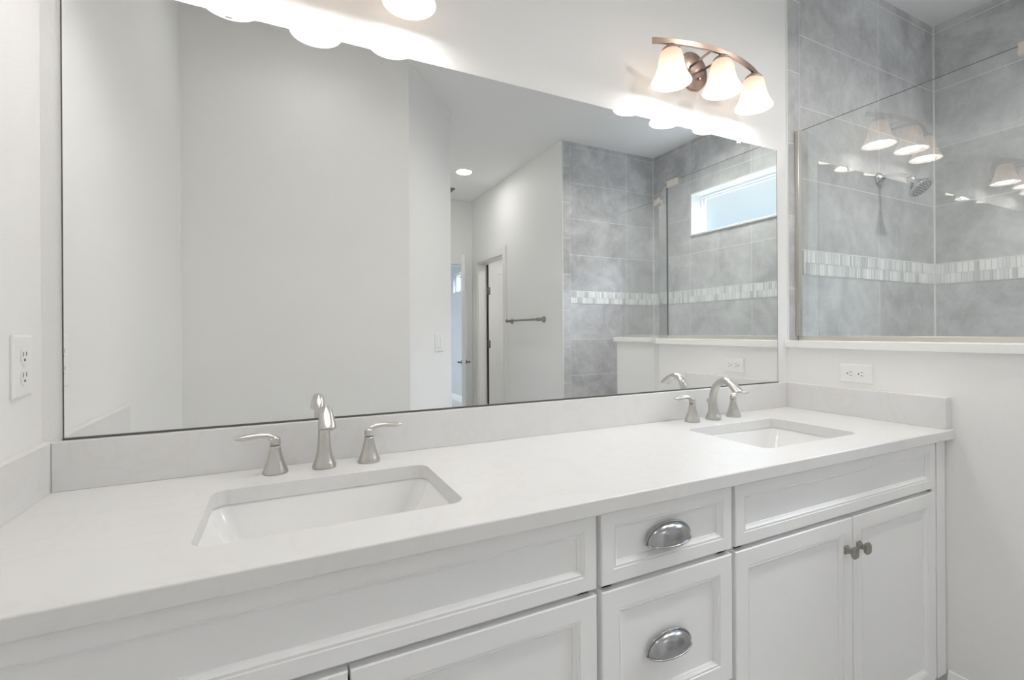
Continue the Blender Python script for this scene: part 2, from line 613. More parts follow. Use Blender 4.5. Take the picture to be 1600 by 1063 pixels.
baseboard('baseboard_half_wall', 0, XP, -0.784, -0.553, 'x')
baseboard('baseboard_hall_right', 0, XH, -3.35, YE - 0.01, 'x')
baseboard('baseboard_bedroom', 0, 3.19, -8.6, YH - 0.113, 'x')
baseboard('baseboard_front', 0.0, DG0[0], YF, 0, 'y')


# door casings
def casing(name, boxes):
    mb = MB()
    for bx in boxes:
        mb.box(*bx)
    return struct(name, mb, M['trim'], bevel=0.004)


CW = 0.085
casing('trim_8', [(XH - 0.014, XH, DY0 - CW, DY0 + 0.0, 0, DZ + CW), (XH - 0.014, XH, DY1, DY1 + CW, 0, DZ + CW),
                  (XH - 0.014, XH, DY0, DY1, DZ, DZ + CW),
                  (XH, XH + 0.113, DY0, DY0 + 0.012, 0, DZ), (XH, XH + 0.113, DY1 - 0.012, DY1, 0, DZ),
                  (XH, XH + 0.113, DY0 + 0.012, DY1 - 0.012, DZ - 0.012, DZ)])
casing('trim_9', [(DX0 - CW, DX0, YH, YH + 0.014, 0, DZ + CW), (DX1, XH - 0.002, YH, YH + 0.014, 0, DZ + CW),
                  (DX0, DX1, YH, YH + 0.014, DZ, DZ + CW),
                  (DX0, DX0 + 0.012, YH - 0.113, YH, 0, DZ), (DX1 - 0.012, DX1, YH - 0.113, YH, 0, DZ),
                  (DX0 + 0.012, DX1 - 0.012, YH - 0.113, YH, DZ - 0.012, DZ)])


# ------------------------------------------------------------------ panelled fronts
def framed_panel(mb, u0, u1, z0, z1, y, thick, stile, mould, recess, to):
    """front with raised frame, stepped moulding and recessed panel; 'to' maps (u, depth out, z)"""
    steps = [(0.0, -thick), (0.0, -0.002), (0.002, 0.0), (stile, 0.0), (stile + 0.001, -0.002), (stile + mould * .35, -0.0026),
             (stile + mould * .45, -0.0012), (stile + mould * .75, -recess * .5), (stile + mould, -recess * .72), (stile + mould + 0.0008, -recess)]
    rs = []
    for ins, d in steps:
        rs.append([to(u0 + ins, d, z0 + ins), to(u1 - ins, d, z0 + ins), to(u1 - ins, d, z1 - ins), to(u0 + ins, d, z1 - ins)])
    mb.rings(rs, True, True, smooth=False)
    return mb


def door_leaf(name, loc, rz, w, h, handle, hinges, hinge_u, mat, hook=False):
    """hinged two panel interior door; local x along the leaf from the hinge, leaf thickness along local y"""
    root = struct_root(name, loc, rz)
    tk = 0.04
    leaf = MB()
    leaf.box(0, w, -tk / 2 + .009, tk / 2 - .009, 0.012, h)
    st = 0.115
    for sgn in (1, -1):
        y0, y1 = (tk / 2 - .009, tk / 2) if sgn > 0 else (-tk / 2, -tk / 2 + .009)
        leaf.box(0, st, y0, y1, .012, h).box(w - st, w, y0, y1, .012, h)
        for z0, z1 in ((.012, .24), (.80, 1.0), (h - .115, h)):
            leaf.box(st, w - st, y0, y1, z0, z1)
    lf = obj('leaf', leaf, mat, root, bevel=0.0015, local=True)
    pn = MB()
    for sgn in (1, -1):
        yy = sgn * (tk / 2 - .009)
        for z0, z1 in ((.24, .80), (1.0, h - .115)):
            rs = []
            for ins, d in ((.025, 0), (.05, .005), (.052, .005)):
                rs.append([(st + ins, yy + sgn * d, z0 + ins), (w - st - ins, yy + sgn * d, z0 + ins), (w - st - ins, yy + sgn * d, z1 - ins), (st + ins, yy + sgn * d, z1 - ins)])
            pn.rings(rs, False, True, smooth=False)
    obj('raised_panel', pn, mat, root, local=True)
    if handle:
        hb = MB()
        zc = 0.875
        for sgn in (1, -1):
            hb.lathe([(0.027, 0), (0.027, .006), (0.022, .010), (0.010, .012), (0.009, .045)], (w - .065, sgn * tk / 2, zc), 'Y') if sgn > 0 else \
                hb.lathe([(0.027, 0), (0.027, -.006), (0.022, -.010), (0.010, -.012), (0.009, -.045)], (w - .065, -tk / 2, zc), 'Y')
            hb.sweep([(w - .065, sgn * (tk / 2 + .043), zc), (w - .10, sgn * (tk / 2 + .045), zc), (w - .17, sgn * (tk / 2 + .042), zc - .003)], (0, 0, 1),
                     [(.010, .008), (.009, .006), (.008, .005)], n=12)
        obj('door_handle', hb, M['hinge'], root, local=True)
    for z in hinges:
        hg = MB().box(-.018, .02, tk / 2 + .0, tk / 2 + .003, z - .045, z + .045)
        hg.lathe([(.0075, -.048), (.0075, .048)], (-.004, tk / 2 + .006, z), 'Z', n=12)
        obj('hinge', hg, M['hinge'], root, local=True)
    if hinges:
        obj('hinge_gap_shade', MB().box(-.014, -.002, -tk / 2, tk / 2 - .004, .012, h - .01), M['slot'], root, local=True)  # dark strip in place of the shadow gap along the hinge edge
    if hook:
        hk = MB().lathe([(.010, 0), (.008, .004), (.004, .006), (.004, .05)], (w * .80, tk / 2, 1.81), 'Y', n=12)
        obj('door_hook', hk, M['hinge'], root, local=True)
    return root


# closet door, swung into the closet; seen through the right doorway
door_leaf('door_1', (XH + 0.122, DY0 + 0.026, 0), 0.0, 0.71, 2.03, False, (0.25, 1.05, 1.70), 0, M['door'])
# bedroom door, swung open into the hall, seen almost edge-on
ax, ay = 2.47, YH + 0.02
bx_, by_ = 2.185, -3.615
ang = math.atan2(by_ - ay, bx_ - ax)
door_leaf('door_2', (ax, ay, 0), ang, math.hypot(bx_ - ax, by_ - ay), 2.03, True, (), 0, M['door'], hook=True)

# ------------------------------------------------------------------ shower window
w1 = struct_root('window_1', (XS, WY0, WZ0))
lin = MB()
d0, d1 = XS - 0.004, XS + 0.14
lin.box(d0, d1, WY0, WY0 + .010, WZ0 + .012, WZ1).box(d0, d1, WY1 - .010, WY1, WZ0 + .012, WZ1)
lin.box(d0, d1, WY0 + .010, WY1 - .010, WZ1 - .010, WZ1)
obj('window_lining', lin, M['trim_edge'], w1)
obj('window_sill', MB().box(XS - 0.016, d1, WY0, WY1, WZ0 - 0.004, WZ0 + .012), M['quartz'], w1, bevel=.003)
fr = MB()
fx0, fx1 = XS + .10, XS + .14


def frame_ring(mb, x0, x1, y0, y1, z0, z1, w):
    mb.box(x0, x1, y0, y0 + w, z0, z1).box(x0, x1, y1 - w, y1, z0, z1)
    mb.box(x0, x1, y0 + w, y1 - w, z0, z0 + w).box(x0, x1, y0 + w, y1 - w, z1 - w, z1)


frame_ring(fr, fx0, fx1 - .002, WY0 + .01, WY1 - .01, WZ0 + .012, WZ1 - .01, .018)
frame_ring(fr, fx0 + .018, fx1 - .002, WY0 + .028, WY1 - .028, WZ0 + .030, WZ1 - .028, .014)
obj('window_frame', fr, M['plastic'], w1, bevel=.003)
obj('window_pane', MB().box(fx1 - .012, fx1 - .008, WY0 + .041, WY1 - .041, WZ0 + .043, WZ1 - .041), M['pane'], w1)
# daylight portal in the opening only steers sampling of the sky
def portal(name, loc, rot, sx_, sy_):
    ld = bpy.data.lights.new(name, 'AREA')
    ld.shape = 'RECTANGLE'
    ld.size, ld.size_y = sx_, sy_
    ld.cycles.is_portal = True
    lo = bpy.data.objects.new(name, ld)
    lo.location = loc
    lo.rotation_euler = rot
    COL.objects.link(lo)


portal('window_portal', (XS + .15, (WY0 + WY1) / 2, (WZ0 + WZ1) / 2), (0, PI / 2, 0), WZ1 - WZ0, WY1 - WY0)

w2 = struct_root('window_2', (3.19, WB[2], WB[0]))
f2 = MB()
frame_ring(f2, 3.24, 3.29, WB[2], WB[3], WB[0], WB[1], .03)
obj('window_frame', f2, M['plastic'], w2)
obj('window_pane', MB().box(3.262, 3.266, WB[2] + .03, WB[3] - .03, WB[0] + .03, WB[1] - .03), M['pane'], w2)

# ------------------------------------------------------------------ shower glass
G0, G1 = 1.175, 2.056
GX = 2.433
gA, gB, gC, gD = (GX, -0.004), (GX, -0.800), (2.645, -1.100), (2.645, -1.485)


def glass_panel(label, p, q, chan_wall=False, clips=(), edges=()):
    p, q = Vector(p), Vector(q)
    d = (q - p).normalized()
    n = Vector((-d.y, d.x)) * .005
    root = thing('shower_glass_panel', label, 'glass panel', ((p.x + q.x) / 2, (p.y + q.y) / 2, HZ + .031))
    obj('pane', MB().prism([p + n, q + n, q - n, p - n], G0 - .008, G1), M['glass'], root)
    n2 = n * 2.2
    obj('bottom_channel', MB().prism([p + n2, q + n2, q - n2, p - n2], HZ + .031, G0), M['channel'], root, bevel=.001)
    if chan_wall:
        obj('wall_channel', MB().box(p.x - .026, p.x - .0055, p.y - .014, p.y + .003, G0, G1 - .002), M['channel'], root, bevel=.001)
        obj('edge_seal', MB().box(p.x - .0055, p.x - .0048, p.y - .006, p.y + .003, G0, G1), M['glass_edge'], root)
    nh = n * .35
    top = MB().prism([p + nh, q + nh, q - nh, p - nh], G1, G1 + .0010)
    obj('polished_top_edge', top, M['glass_edge'], root)
    for s_, e_ in edges:
        e_ = Vector(e_)
        obj('polished_side_edge', MB().prism([e_ + n, e_ + n + d * s_ * .0015, e_ - n + d * s_ * .0015, e_ - n], G0, G1), M['glass_edge'], root)
    for cpos, cdir in clips:
        cpos, cdir = Vector(cpos), Vector(cdir).normalized()
        cn = Vector((-cdir.y, cdir.x)) * .012
        a, b2 = cpos, cpos + cdir * (.092 if chan_wall else .04)
        obj('clip', MB().prism([a + cn, b2 + cn, b2 - cn, a - cn], G1 - .032, G1 + .006), M['channel'], root, bevel=.002)
    return root


glass_panel('large clear shower glass panel standing on half wall beside vanity', gA, gB, True, [((GX, -0.702), (0, -1))], [(1, gB)])
glass_panel('angled clear shower glass panel between two straight glass panels', (gB[0] + .006, gB[1] - .010), (gC[0] - .006, gC[1] + .010),
            False, [((gC[0] - .002, gC[1] + .002), (gB[0] - gC[0], gB[1] - gC[1]))])
glass_panel('narrow clear shower glass panel at open end of half wall', gC, gD, False, [((gC[0], gC[1]), (0, -1))])

# ------------------------------------------------------------------ shower head
sh = thing('shower_sprayer', 'chrome shower head on a bent arm sticking out of the grey tile wall', 'shower head', (3.052, 0, 1.938))
obj('flange', MB().lathe([(.033, 0), (.033, -.004), (.027, -.010), (.016, -.018), (.0115, -.022)], (3.052, 0, 1.938), 'Y'), M['chrome'], sh)
arm_path = [(3.052, -.015, 1.938), (3.052, -.05, 1.941), (3.052, -.085, 1.936), (3.052, -.115, 1.920), (3.052, -.135, 1.900)]
obj('arm', MB().sweep(arm_path, (1, 0, 0), [(.0105, .0105)] * 5), M['chrome'], sh)
hd = MB()
# head along its own tilted axis
axh = Vector((0, -.62, -.78)).normalized()
o0 = Vector((3.052, -.130, 1.905))
prof = [(.013, 0), (.018, .006), (.018, .018), (.014, .022), (.020, .032), (.034, .050), (.048, .064), (.0505, .070), (.0505, .075), (.047, .078)]
e1 = Vector((1, 0, 0)); e2 = axh.cross(e1)
hd.rings([[o0 + axh * h_ + e1 * r_ * math.cos(2 * PI * i / 36) + e2 * r_ * math.sin(2 * PI * i / 36) for i in range(36)] for r_, h_ in prof])
h_o = obj('spray_face', hd, M['chrome'], sh)
nz = MB()
for rr, cnt in ((.012, 6), (.024, 12), (.038, 18)):
    for i in range(cnt):
        a = 2 * PI * i / cnt
        p = o0 + axh * .0782 + e1 * rr * math.cos(a) + e2 * rr * math.sin(a)
        nz.rings([[p + (e1 * math.cos(2 * PI * k / 8) + e2 * math.sin(2 * PI * k / 8)) * .0024 + axh * dd for k in range(8)] for dd in (-.001, .002)])
obj('nozzles', nz, M['hinge'], h_o)

# ------------------------------------------------------------------ countertop with two sink cutouts
CZ0, CZ1 = 0.849, 0.880
CF = -0.570
S1 = (0.312, 0.747, -0.460, -0.165)
S2 = (1.604, 2.030, -0.460, -0.165)


def rrect(x0, x1, y0, y1, r, n=8):
    pts = []
    for cx, cy, a0 in ((x1 - r, y1 - r, 0), (x0 + r, y1 - r, PI / 2), (x0 + r, y0 + r, PI), (x1 - r, y0 + r, 1.5 * PI)):
        for i in range(n + 1):
            a = a0 + PI / 2 * i / n
            pts.append((cx + r * math.cos(a), cy + r * math.sin(a)))
    return pts


def counter_mesh():
    mb = MB().box(0.001, XP - .001, CF, -0.001, CZ0, CZ1)
    o = obj('countertop', mb, M['quartz'])
    bv = o.modifiers.new('edge', 'BEVEL'); bv.width = .003; bv.segments = 3; bv.limit_method = 'ANGLE'
    cutters = []
    for s in (S1, S2):
        c_ = obj('cut', MB().prism(rrect(*s, .028), CZ0 - .05, CZ1 + .05), M['quartz'])
        cutters.append(c_)
        bo = o.modifiers.new('cut', 'BOOLEAN'); bo.operation = 'DIFFERENCE'; bo.object = c_; bo.solver = 'EXACT'
    dg = bpy.context.evaluated_depsgraph_get()
    me = bpy.data.meshes.new_from_object(o.evaluated_get(dg))
    o.modifiers.clear()
    o.data = me
    for c_ in cutters:
        bpy.data.objects.remove(c_, do_unlink=True)
    return o


tag(counter_mesh(), 'long white quartz countertop with two rectangular sink cutouts', 'countertop')

# ------------------------------------------------------------------ backsplashes
BZ = 0.9816
tag(obj('backsplash', MB().box(0.020, 2.318, -0.020, -0.0008, CZ1, BZ), M['quartz'], bevel=.0015),
    'long low quartz backsplash running under the mirror', 'backsplash')
tag(obj('backsplash', MB().box(0.0008, 0.0195, CF + .004, -0.0008, CZ1, BZ), M['quartz'], bevel=.0015),
    'short quartz side splash against the left wall under an outlet', 'backsplash')
tag(obj('backsplash', MB().box(2.3185, XP - .0008, CF + .008, -0.0008, CZ1, BZ), M['quartz'], bevel=.0015),
    'short quartz side splash against the half wall on the right', 'backsplash')


# ------------------------------------------------------------------ sinks
def make_sink(s, label):
    cx, cy = (s[0] + s[1]) / 2, (s[2] + s[3]) / 2
    root = thing('undermount_sink', label, 'sink', (cx, cy, CZ0 - .15))
    hx, hy = (s[1] - s[0]) / 2 + .003, (s[3] - s[2]) / 2 + .003
    zt = CZ0 - .0005

    def ring(ix, iy, z, r):
        return [(x, y, z) for x, y in rrect(cx - hx + ix, cx + hx - ix, cy - hy + iy, cy + hy - iy, r)]
    mb = MB()
    rs = [ring(-.02, -.02, zt - .012, .04), ring(-.02, -.02, zt, .04), ring(0, 0, zt, .03), ring(.003, .002, zt - .006, .03), ring(.020, .006, zt - .05, .034), ring(.040, .012, zt - .095, .04),
          ring(.050, .018, zt - .115, .045), ring(.064, .030, zt - .127, .045), ring(.09, .055, zt - .133, .04), ring(.18, .115, zt - .138, .02)]
    mb.rings(rs, False, True)
    # outside of the bowl
    ro = [ring(-.02, -.02, zt - .012, .04), ring(.008, -.004, zt - .02, .04), ring(.040, .010, zt - .12, .05), ring(.07, .04, zt - .15, .05)]
    mb.rings(ro, False, True)
    obj('basin', mb, M['porcelain'], root)
    obj('drain', MB().lathe([(.026, 0), (.026, .002), (.021, .0035), (.018, .001), (.017, .006), (.004, .0075)], (cx, cy, zt - .1385), 'Z'), M['nickel'], root)
    return root


make_sink(S1, 'white porcelain undermount sink nearest to the left wall')
make_sink(S2, 'white porcelain undermount sink nearest to the half wall')


# ------------------------------------------------------------------ faucets
def make_faucet(x, y, label):
    z = CZ1
    root = thing('widespread_faucet', label, 'faucet', (x, y, z))
    path = [(0, 0), (0, .006), (0, .013), (.000, .024), (.001, .040), (.002, .060), (.001, .080), (-.003, .098), (-.011, .116),
            (-.023, .130), (-.038, .139), (-.054, .142), (-.070, .138), (-.083, .1305), (-.0935, .122), (-.1015, .1145), (-.107, .1085)]
    rad = [(.0265, .0265), (.0265, .0265), (.0235, .0235), (.0195, .019), (.0163, .0158), (.0143, .0138), (.0135, .0130), (.0132, .0126), (.0130, .0124),
           (.0130, .0122), (.0132, .0120), (.0138, .0118), (.0146, .0116), (.0155, .0120), (.0164, .0135), (.0171, .0158), (.0176, .0182)]
    def cat(seq, m=5):
        out = []
        for i in range(len(seq) - 1):
            p0, p1, p2, p3 = seq[max(i - 1, 0)], seq[i], seq[i + 1], seq[min(i + 2, len(seq) - 1)]
            for k in range(m):
                q = k / m
                out.append(tuple(.5 * (2 * b + (c - a) * q + (2 * a - 5 * b + 4 * c - d) * q * q + (3 * b - a - 3 * c + d) * q ** 3) for a, b, c, d in zip(p0, p1, p2, p3)))
        return out + [seq[-1]]
    path, rad = path[:2] + cat(path[2:]), rad[:2] + cat(rad[2:])
    P = [(x, y + a, z + b_) for a, b_ in path]
    ov = {}
    nb = 14
    for k in range(nb):
        q0, q1 = Vector(P[len(P) - nb + k - 1]), Vector(P[min(len(P) - nb + k + 1, len(P) - 1)])
        n0 = (q1 - q0).normalized().cross(Vector((1, 0, 0))).normalized()
        n1 = Vector((0, -.96, .28))
        if n0.dot(n1) < 0:
            n1 = -n1
        f = ((k + 1) / nb) ** 1.5
        ov[len(P) - nb + k] = n0 * (1 - f) + n1 * f
    sp_ = obj('spout', MB().sweep(P, (1, 0, 0), rad, n=32, power=2.25, over=ov), M['nickel'], root)
    obj('aerator', MB().lathe([(.0110, .112), (.0110, .1062), (.009, .1058)], (x, y - .1075, z), 'Z', n=24), M['nickel'], sp_)
    lr = MB().rod((x, y + .022, z), (x, y + .022, z + .058), .0022)
    lr.lathe([(.002, .055), (.006, .060), (.0075, .066), (.006, .072), (.002, .075)], (x, y + .022, z), 'Z', n=16)
    obj('lift_rod', lr, M['nickel'], root)
    for sgn in (-1, 1):
        hx = x + sgn * .1035
        hb = MB().lathe([(.0265, 0), (.0265, .005), (.0240, .011), (.0205, .020), (.0165, .033), (.0132, .047), (.0112, .058), (.0106, .062)], (hx, y, z), 'Z', n=12, smooth=True)
        ho = obj('handle', hb, M['nickel'], root)
        lv = MB().lathe([(.0094, .062), (.0094, .0645), (.0112, .065), (.0112, .074), (.0100, .080), (.004, .084)], (hx, y, z), 'Z', n=20)
        pth = [(hx - sgn * .004, y, z + .074), (hx + sgn * .006, y, z + .0815), (hx + sgn * .018, y, z + .0865), (hx + sgn * .034, y, z + .0880), (hx + sgn * .052, y, z + .0865),
               (hx + sgn * .068, y, z + .0855), (hx + sgn * .079, y, z + .0865), (hx + sgn * .084, y, z + .0875)]
        lv.sweep(pth, (0, 1, 0), [(.0085, .0085), (.0080, .0075), (.0070, .0060), (.0074, .0058), (.0092, .0064), (.0100, .0060), (.0078, .0042), (.002, .001)], n=20)
        obj('lever', lv, M['nickel'], ho)
    return root


make_faucet(0.527, -0.076, 'brushed nickel two handle faucet behind the sink nearest left wall')
make_faucet(1.832, -0.072, 'brushed nickel two handle faucet behind the sink nearest half wall')

# ------------------------------------------------------------------ vanity cabinets
YD, YFR = -0.552, -0.536       # door faces, face frame
TOE = 0.10


def yto(u, d, z):
    return (u, YD - d, z)


def front(name, parent, u0, u1, z0, z1, stile, mould=0.013):
    return obj(name, framed_panel(MB(), u0, u1, z0, z1, YD, .019, stile, mould, .0095, yto), M['cab'], parent)


def knob_on(parent, x, z):
    mb = MB()

    def sq(hw, hz, y, ch):
        return [(x - hw + ch, y, z - hz), (x + hw - ch, y, z - hz), (x + hw, y, z - hz + ch), (x + hw, y, z + hz - ch),
                (x + hw - ch, y, z + hz), (x - hw + ch, y, z + hz), (x - hw, y, z + hz - ch), (x - hw, y, z - hz + ch)]
    mb.rings([sq(.009, .011, YD + .0005, .001), sq(.009, .011, YD - .003, .001), sq(.005, .006, YD - .010, .001), sq(.005, .006, YD - .016, .001),
              sq(.0105, .014, YD - .020, .004), sq(.0115, .0155, YD - .023, .005), sq(.0115, .0155, YD - .027, .005), sq(.009, .012, YD - .030, .004)], smooth=False)
    return obj('knob', mb, M['knob'], parent, bevel=.0008)


def cup_pull(parent, x, z):
    a, h_, d = .0585, .037, .0225
    mb = MB()
    nt_, ns = 28, 10
    for shell in (1.0, 0.955):
        vs, fs = [], []
        for i in range(nt_ + 1):
            tt = PI * i / nt_
            for k in range(ns + 1):
                ss = math.radians(98) * k / ns
                st_ = math.sin(tt) ** .92 if math.sin(tt) > 0 else 0
                px_ = x - a * math.cos(tt) * shell
                vs.append((px_, YD - .0003 - d * st_ * math.sin(ss) * shell, z + h_ * st_ * math.cos(ss) * shell))
        for i in range(nt_):
            for k in range(ns):
                q = i * (ns + 1) + k
                fs.append((q, q + 1, q + ns + 2, q + ns + 1))
        mb.add(vs, fs, True)
    po = obj('cup_pull', mb, M['pull'], parent)
    rim = MB()
    top = []
    bot = []
    for i in range(nt_ + 1):
        tt = PI * i / nt_
        st_ = max(math.sin(tt), 0) ** .92
        top.append(Vector((x - (a + .002) * math.cos(tt), YD - .001, z + (h_ + .001) * st_)))
        ss = math.radians(98)
        bot.append(Vector((x - a * math.cos(tt), YD - .001 - d * st_ * math.sin(ss), z + h_ * st_ * math.cos(ss))))
    rim.sweep(top, (0, 1, 0), [(.0022, .0022)] * len(top), n=10)
    rim.sweep(bot, (0, 0, 1), [(.0018, .0018)] * len(bot), n=10)
    obj('pull_rim', rim, M['pull'], po)
    return po


def cabinet_body(root, x0, x1, name='body'):
    mb = MB()
    yb = -0.004
    zt = CZ0 - .0006
    mb.box(x0, x0 + .016, YFR, yb, TOE, zt).box(x1 - .016, x1, YFR, yb, TOE, zt)       # sides
    mb.box(x0 + .016, x1 - .016, YFR, yb, TOE, TOE + .016)                             # bottom
    mb.box(x0 + .016, x1 - .016, yb - .008, yb, TOE + .016, zt)                        # back
    mb.box(x0 + .016, x1 - .016, YFR, YFR + .018, .672, .716)                          # rail behind the gap
    mb.box(x0 + .016, x1 - .016, YFR, YFR + .018, .835, zt)
    mb.box(x0 + .016, x0 + .04, YFR, YFR + .018, TOE + .016, .835)
    mb.box(x1 - .04, x1 - .016, YFR, YFR + .018, TOE + .016, .835)
    mb.box(x0, x1, -0.47, -0.455, 0, TOE)                                              # toe board
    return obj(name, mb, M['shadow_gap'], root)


def sink_cabinet(label, x0, x1, f0, f1, seam, filler=None):
    root = thing('sink_base_cabinet', label, 'cabinet', ((x0 + x1) / 2, -.28, 0))
    cabinet_body(root, x0, x1)
    front('false_drawer_front', root, f0, f1, .700, .8455, .028)
    dl = front('door', root, f0, seam - .002, TOE - .012, .688, .039)
    knob_on(dl, seam - .033, .606)
    dr = front('door', root, seam + .002, f1, TOE - .012, .688, .039)
    knob_on(dr, seam + .025, .606)
    if filler:
        obj('filler_strip', MB().box(filler[0], filler[1], YD + .006, YD + .024, TOE - .012, CZ0 - .0006), M['cab'], root)
        obj('face_frame_edge', MB().box(f1 + .003, filler[0] - .002, YD + .009, YD + .018, TOE - .012, CZ0 - .0006), M['cab'], root)
    return root


sink_cabinet('white sink cabinet below the left basin, partly out of view', 0.022, 0.9865, 0.045, 0.981, 0.526)
sink_cabinet('white two door sink cabinet below the right basin with paired square knobs', 1.3635, 2.298, 1.369, 2.268, 1.828, (2.296, 2.348))
db = thing('drawer_cabinet', 'white drawer cabinet with cup pulls in the middle of the vanity', 'cabinet', (1.175, -.28, 0))
cabinet_body(db, 0.987, 1.363)
for z0, z1, st_, pz in ((.700, .8455, .028, .760), (.402, .688, .039, .530), (TOE - .012, .390, .039, .24)):
    d_ = front('drawer', db, .993, 1.3565, z0, z1, st_)
    cup_pull(d_, 1.1635, pz)

# ------------------------------------------------------------------ mirror
MX0, MX1, MZ0, MZ1 = 0.0331, 2.2868, 0.9848, 1.952
mi_ = thing('wall_mirror', 'huge frameless mirror hung over both sinks', 'mirror', ((MX0 + MX1) / 2, 0, MZ0))
YM_ = -0.0026
mb = MB().add([(MX0, YM_, MZ0), (MX1, YM_, MZ0), (MX1, YM_, MZ1), (MX0, YM_, MZ1)], [(0, 1, 2, 3)])
for f_ in mb.f:
    pass
silver = MB().box(MX0 + .0012, MX1 - .0012, YM_, YM_ + .001, MZ0 + .0012, MZ1 - .0008)
obj('mirror_glass', silver, M['mirror'], mi_)
obj('mirror_edge', MB().box(MX0, MX1, YM_ + .001, -.0004, MZ0, MZ1).box(MX0, MX0 + .0022, YM_ - .0006, YM_ + .001, MZ0, MZ1)
    .box(MX1 - .0016, MX1, YM_ - .0004, YM_ + .001, MZ0, MZ1), M['edge'], mi_)
obj('bottom_track', MB().box(MX0, MX1, YM_ - .003, -.0004, BZ + .0002, MZ0 + .0014), M['edge'], mi_)
for cx_ in (0.331, 2.058):
    cb = MB().box(cx_ - .008, cx_ + .008, YM_ - .004, YM_ - .0005, MZ1 - .010, MZ1 + .012).box(cx_ - .008, cx_ + .008, YM_ - .0005, -.0003, MZ1 + .0005, MZ1 + .012)
    co = obj('mirror_clip', cb, M['clear'], mi_, bevel=.001)
    obj('screw', MB().lathe([(.003, 0), (.0025, -.0012)], (cx_, YM_ - .004, MZ1 + .007), 'Y', n=12), M['hinge'], co)


# ------------------------------------------------------------------ vanity lights
def vanity_light(cx, label):
    zb = 2.169
    root = thing('vanity_light', label, 'wall lamp', (cx, 0, zb))
    bp_ = obj('backplate', MB().lathe([(.070, -.0006), (.070, -.010), (.064, -.014), (.060, -.014), (.052, -.022), (.0, -.024)], (cx, 0, zb - .003), 'Y', n=48, cap1=False), M['bronze'], root)
    for dz in (-.034, .034):
        obj('screw', MB().lathe([(.0055, 0), (.0055, -.004), (.003, -.007)], (cx + .012, -.0232, zb - .003 + dz), 'Y', n=16), M['bronze'], bp_)

    def by(dx):
        return -.140 + .055 * (dx / .264) ** 2
    for dx in (-.040, .040):
        obj('stem', MB().rod((cx + dx * .7, -.019, zb), (cx + dx, by(dx) + .003, zb), .0045), M['bronze'], root)
    N = 40
    rs = []
    for i in range(N + 1):
        dx = -.264 + .528 * i / N
        y = by(dx)
        tx_ = Vector((1, 2 * .055 * dx / .264 ** 2, 0)).normalized()
        nn = Vector((-tx_.y, tx_.x, 0)) * .004
        c_ = Vector((cx + dx, y, zb))
        up = Vector((0, 0, .0095))
        rs.append([c_ + nn - up, c_ + nn + up, c_ - nn + up, c_ - nn - up])
    obj('curved_bar', MB().rings(rs, smooth=False), M['bronze'], root, bevel=.001)
    zr = 2.032
    for dx in (-.203, 0, .203):
        sx0, sy0 = cx + dx, by(dx)
        prof_o = [(.0665, 0), (.0645, .005), (.0590, .014), (.0525, .027), (.0470, .043), (.0430, .060), (.0402, .077), (.0375, .090), (.0330, .101), (.0260, .108), (.0180, .111)]
        prof_i = [(r - .003, h) for r, h in prof_o[:-1]] + [(.0150, .108)]
        sm_ = MB().lathe(prof_o + [], (sx0, sy0, zr), 'Z', n=48, cap0=False, cap1=True)
        sm_.lathe(prof_i, (sx0, sy0, zr), 'Z', n=48, cap0=False, cap1=False)
        sm_.lathe([(.0665, 0), (.0635, 0)], (sx0, sy0, zr), 'Z', n=48, cap0=False, cap1=False)
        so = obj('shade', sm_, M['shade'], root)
        fm = MB()
        fm.lathe([(.0300, .1045), (.0300, .110), (.0270, .114), (.0095, .1275), (.0095, .127)], (sx0, sy0, zr), 'Z', n=32)
        obj('fitter', fm, M['bronze'], so)
        bm_ = MB().lathe([(.010, .104), (.013, .088), (.024, .062), (.036, .038), (.041, .022), (.039, .010), (.029, .001), (.012, -.003), (.003, -.0035)], (sx0, sy0, zr), 'Z', n=32)
        obj('bulb', bm_, M['bulb'], so)
    return root


vanity_light(0.527, 'three shade wall lamp above the left sink, mostly cut off by the picture top')
vanity_light(1.809, 'three shade wall lamp on a curved bar above the right sink')


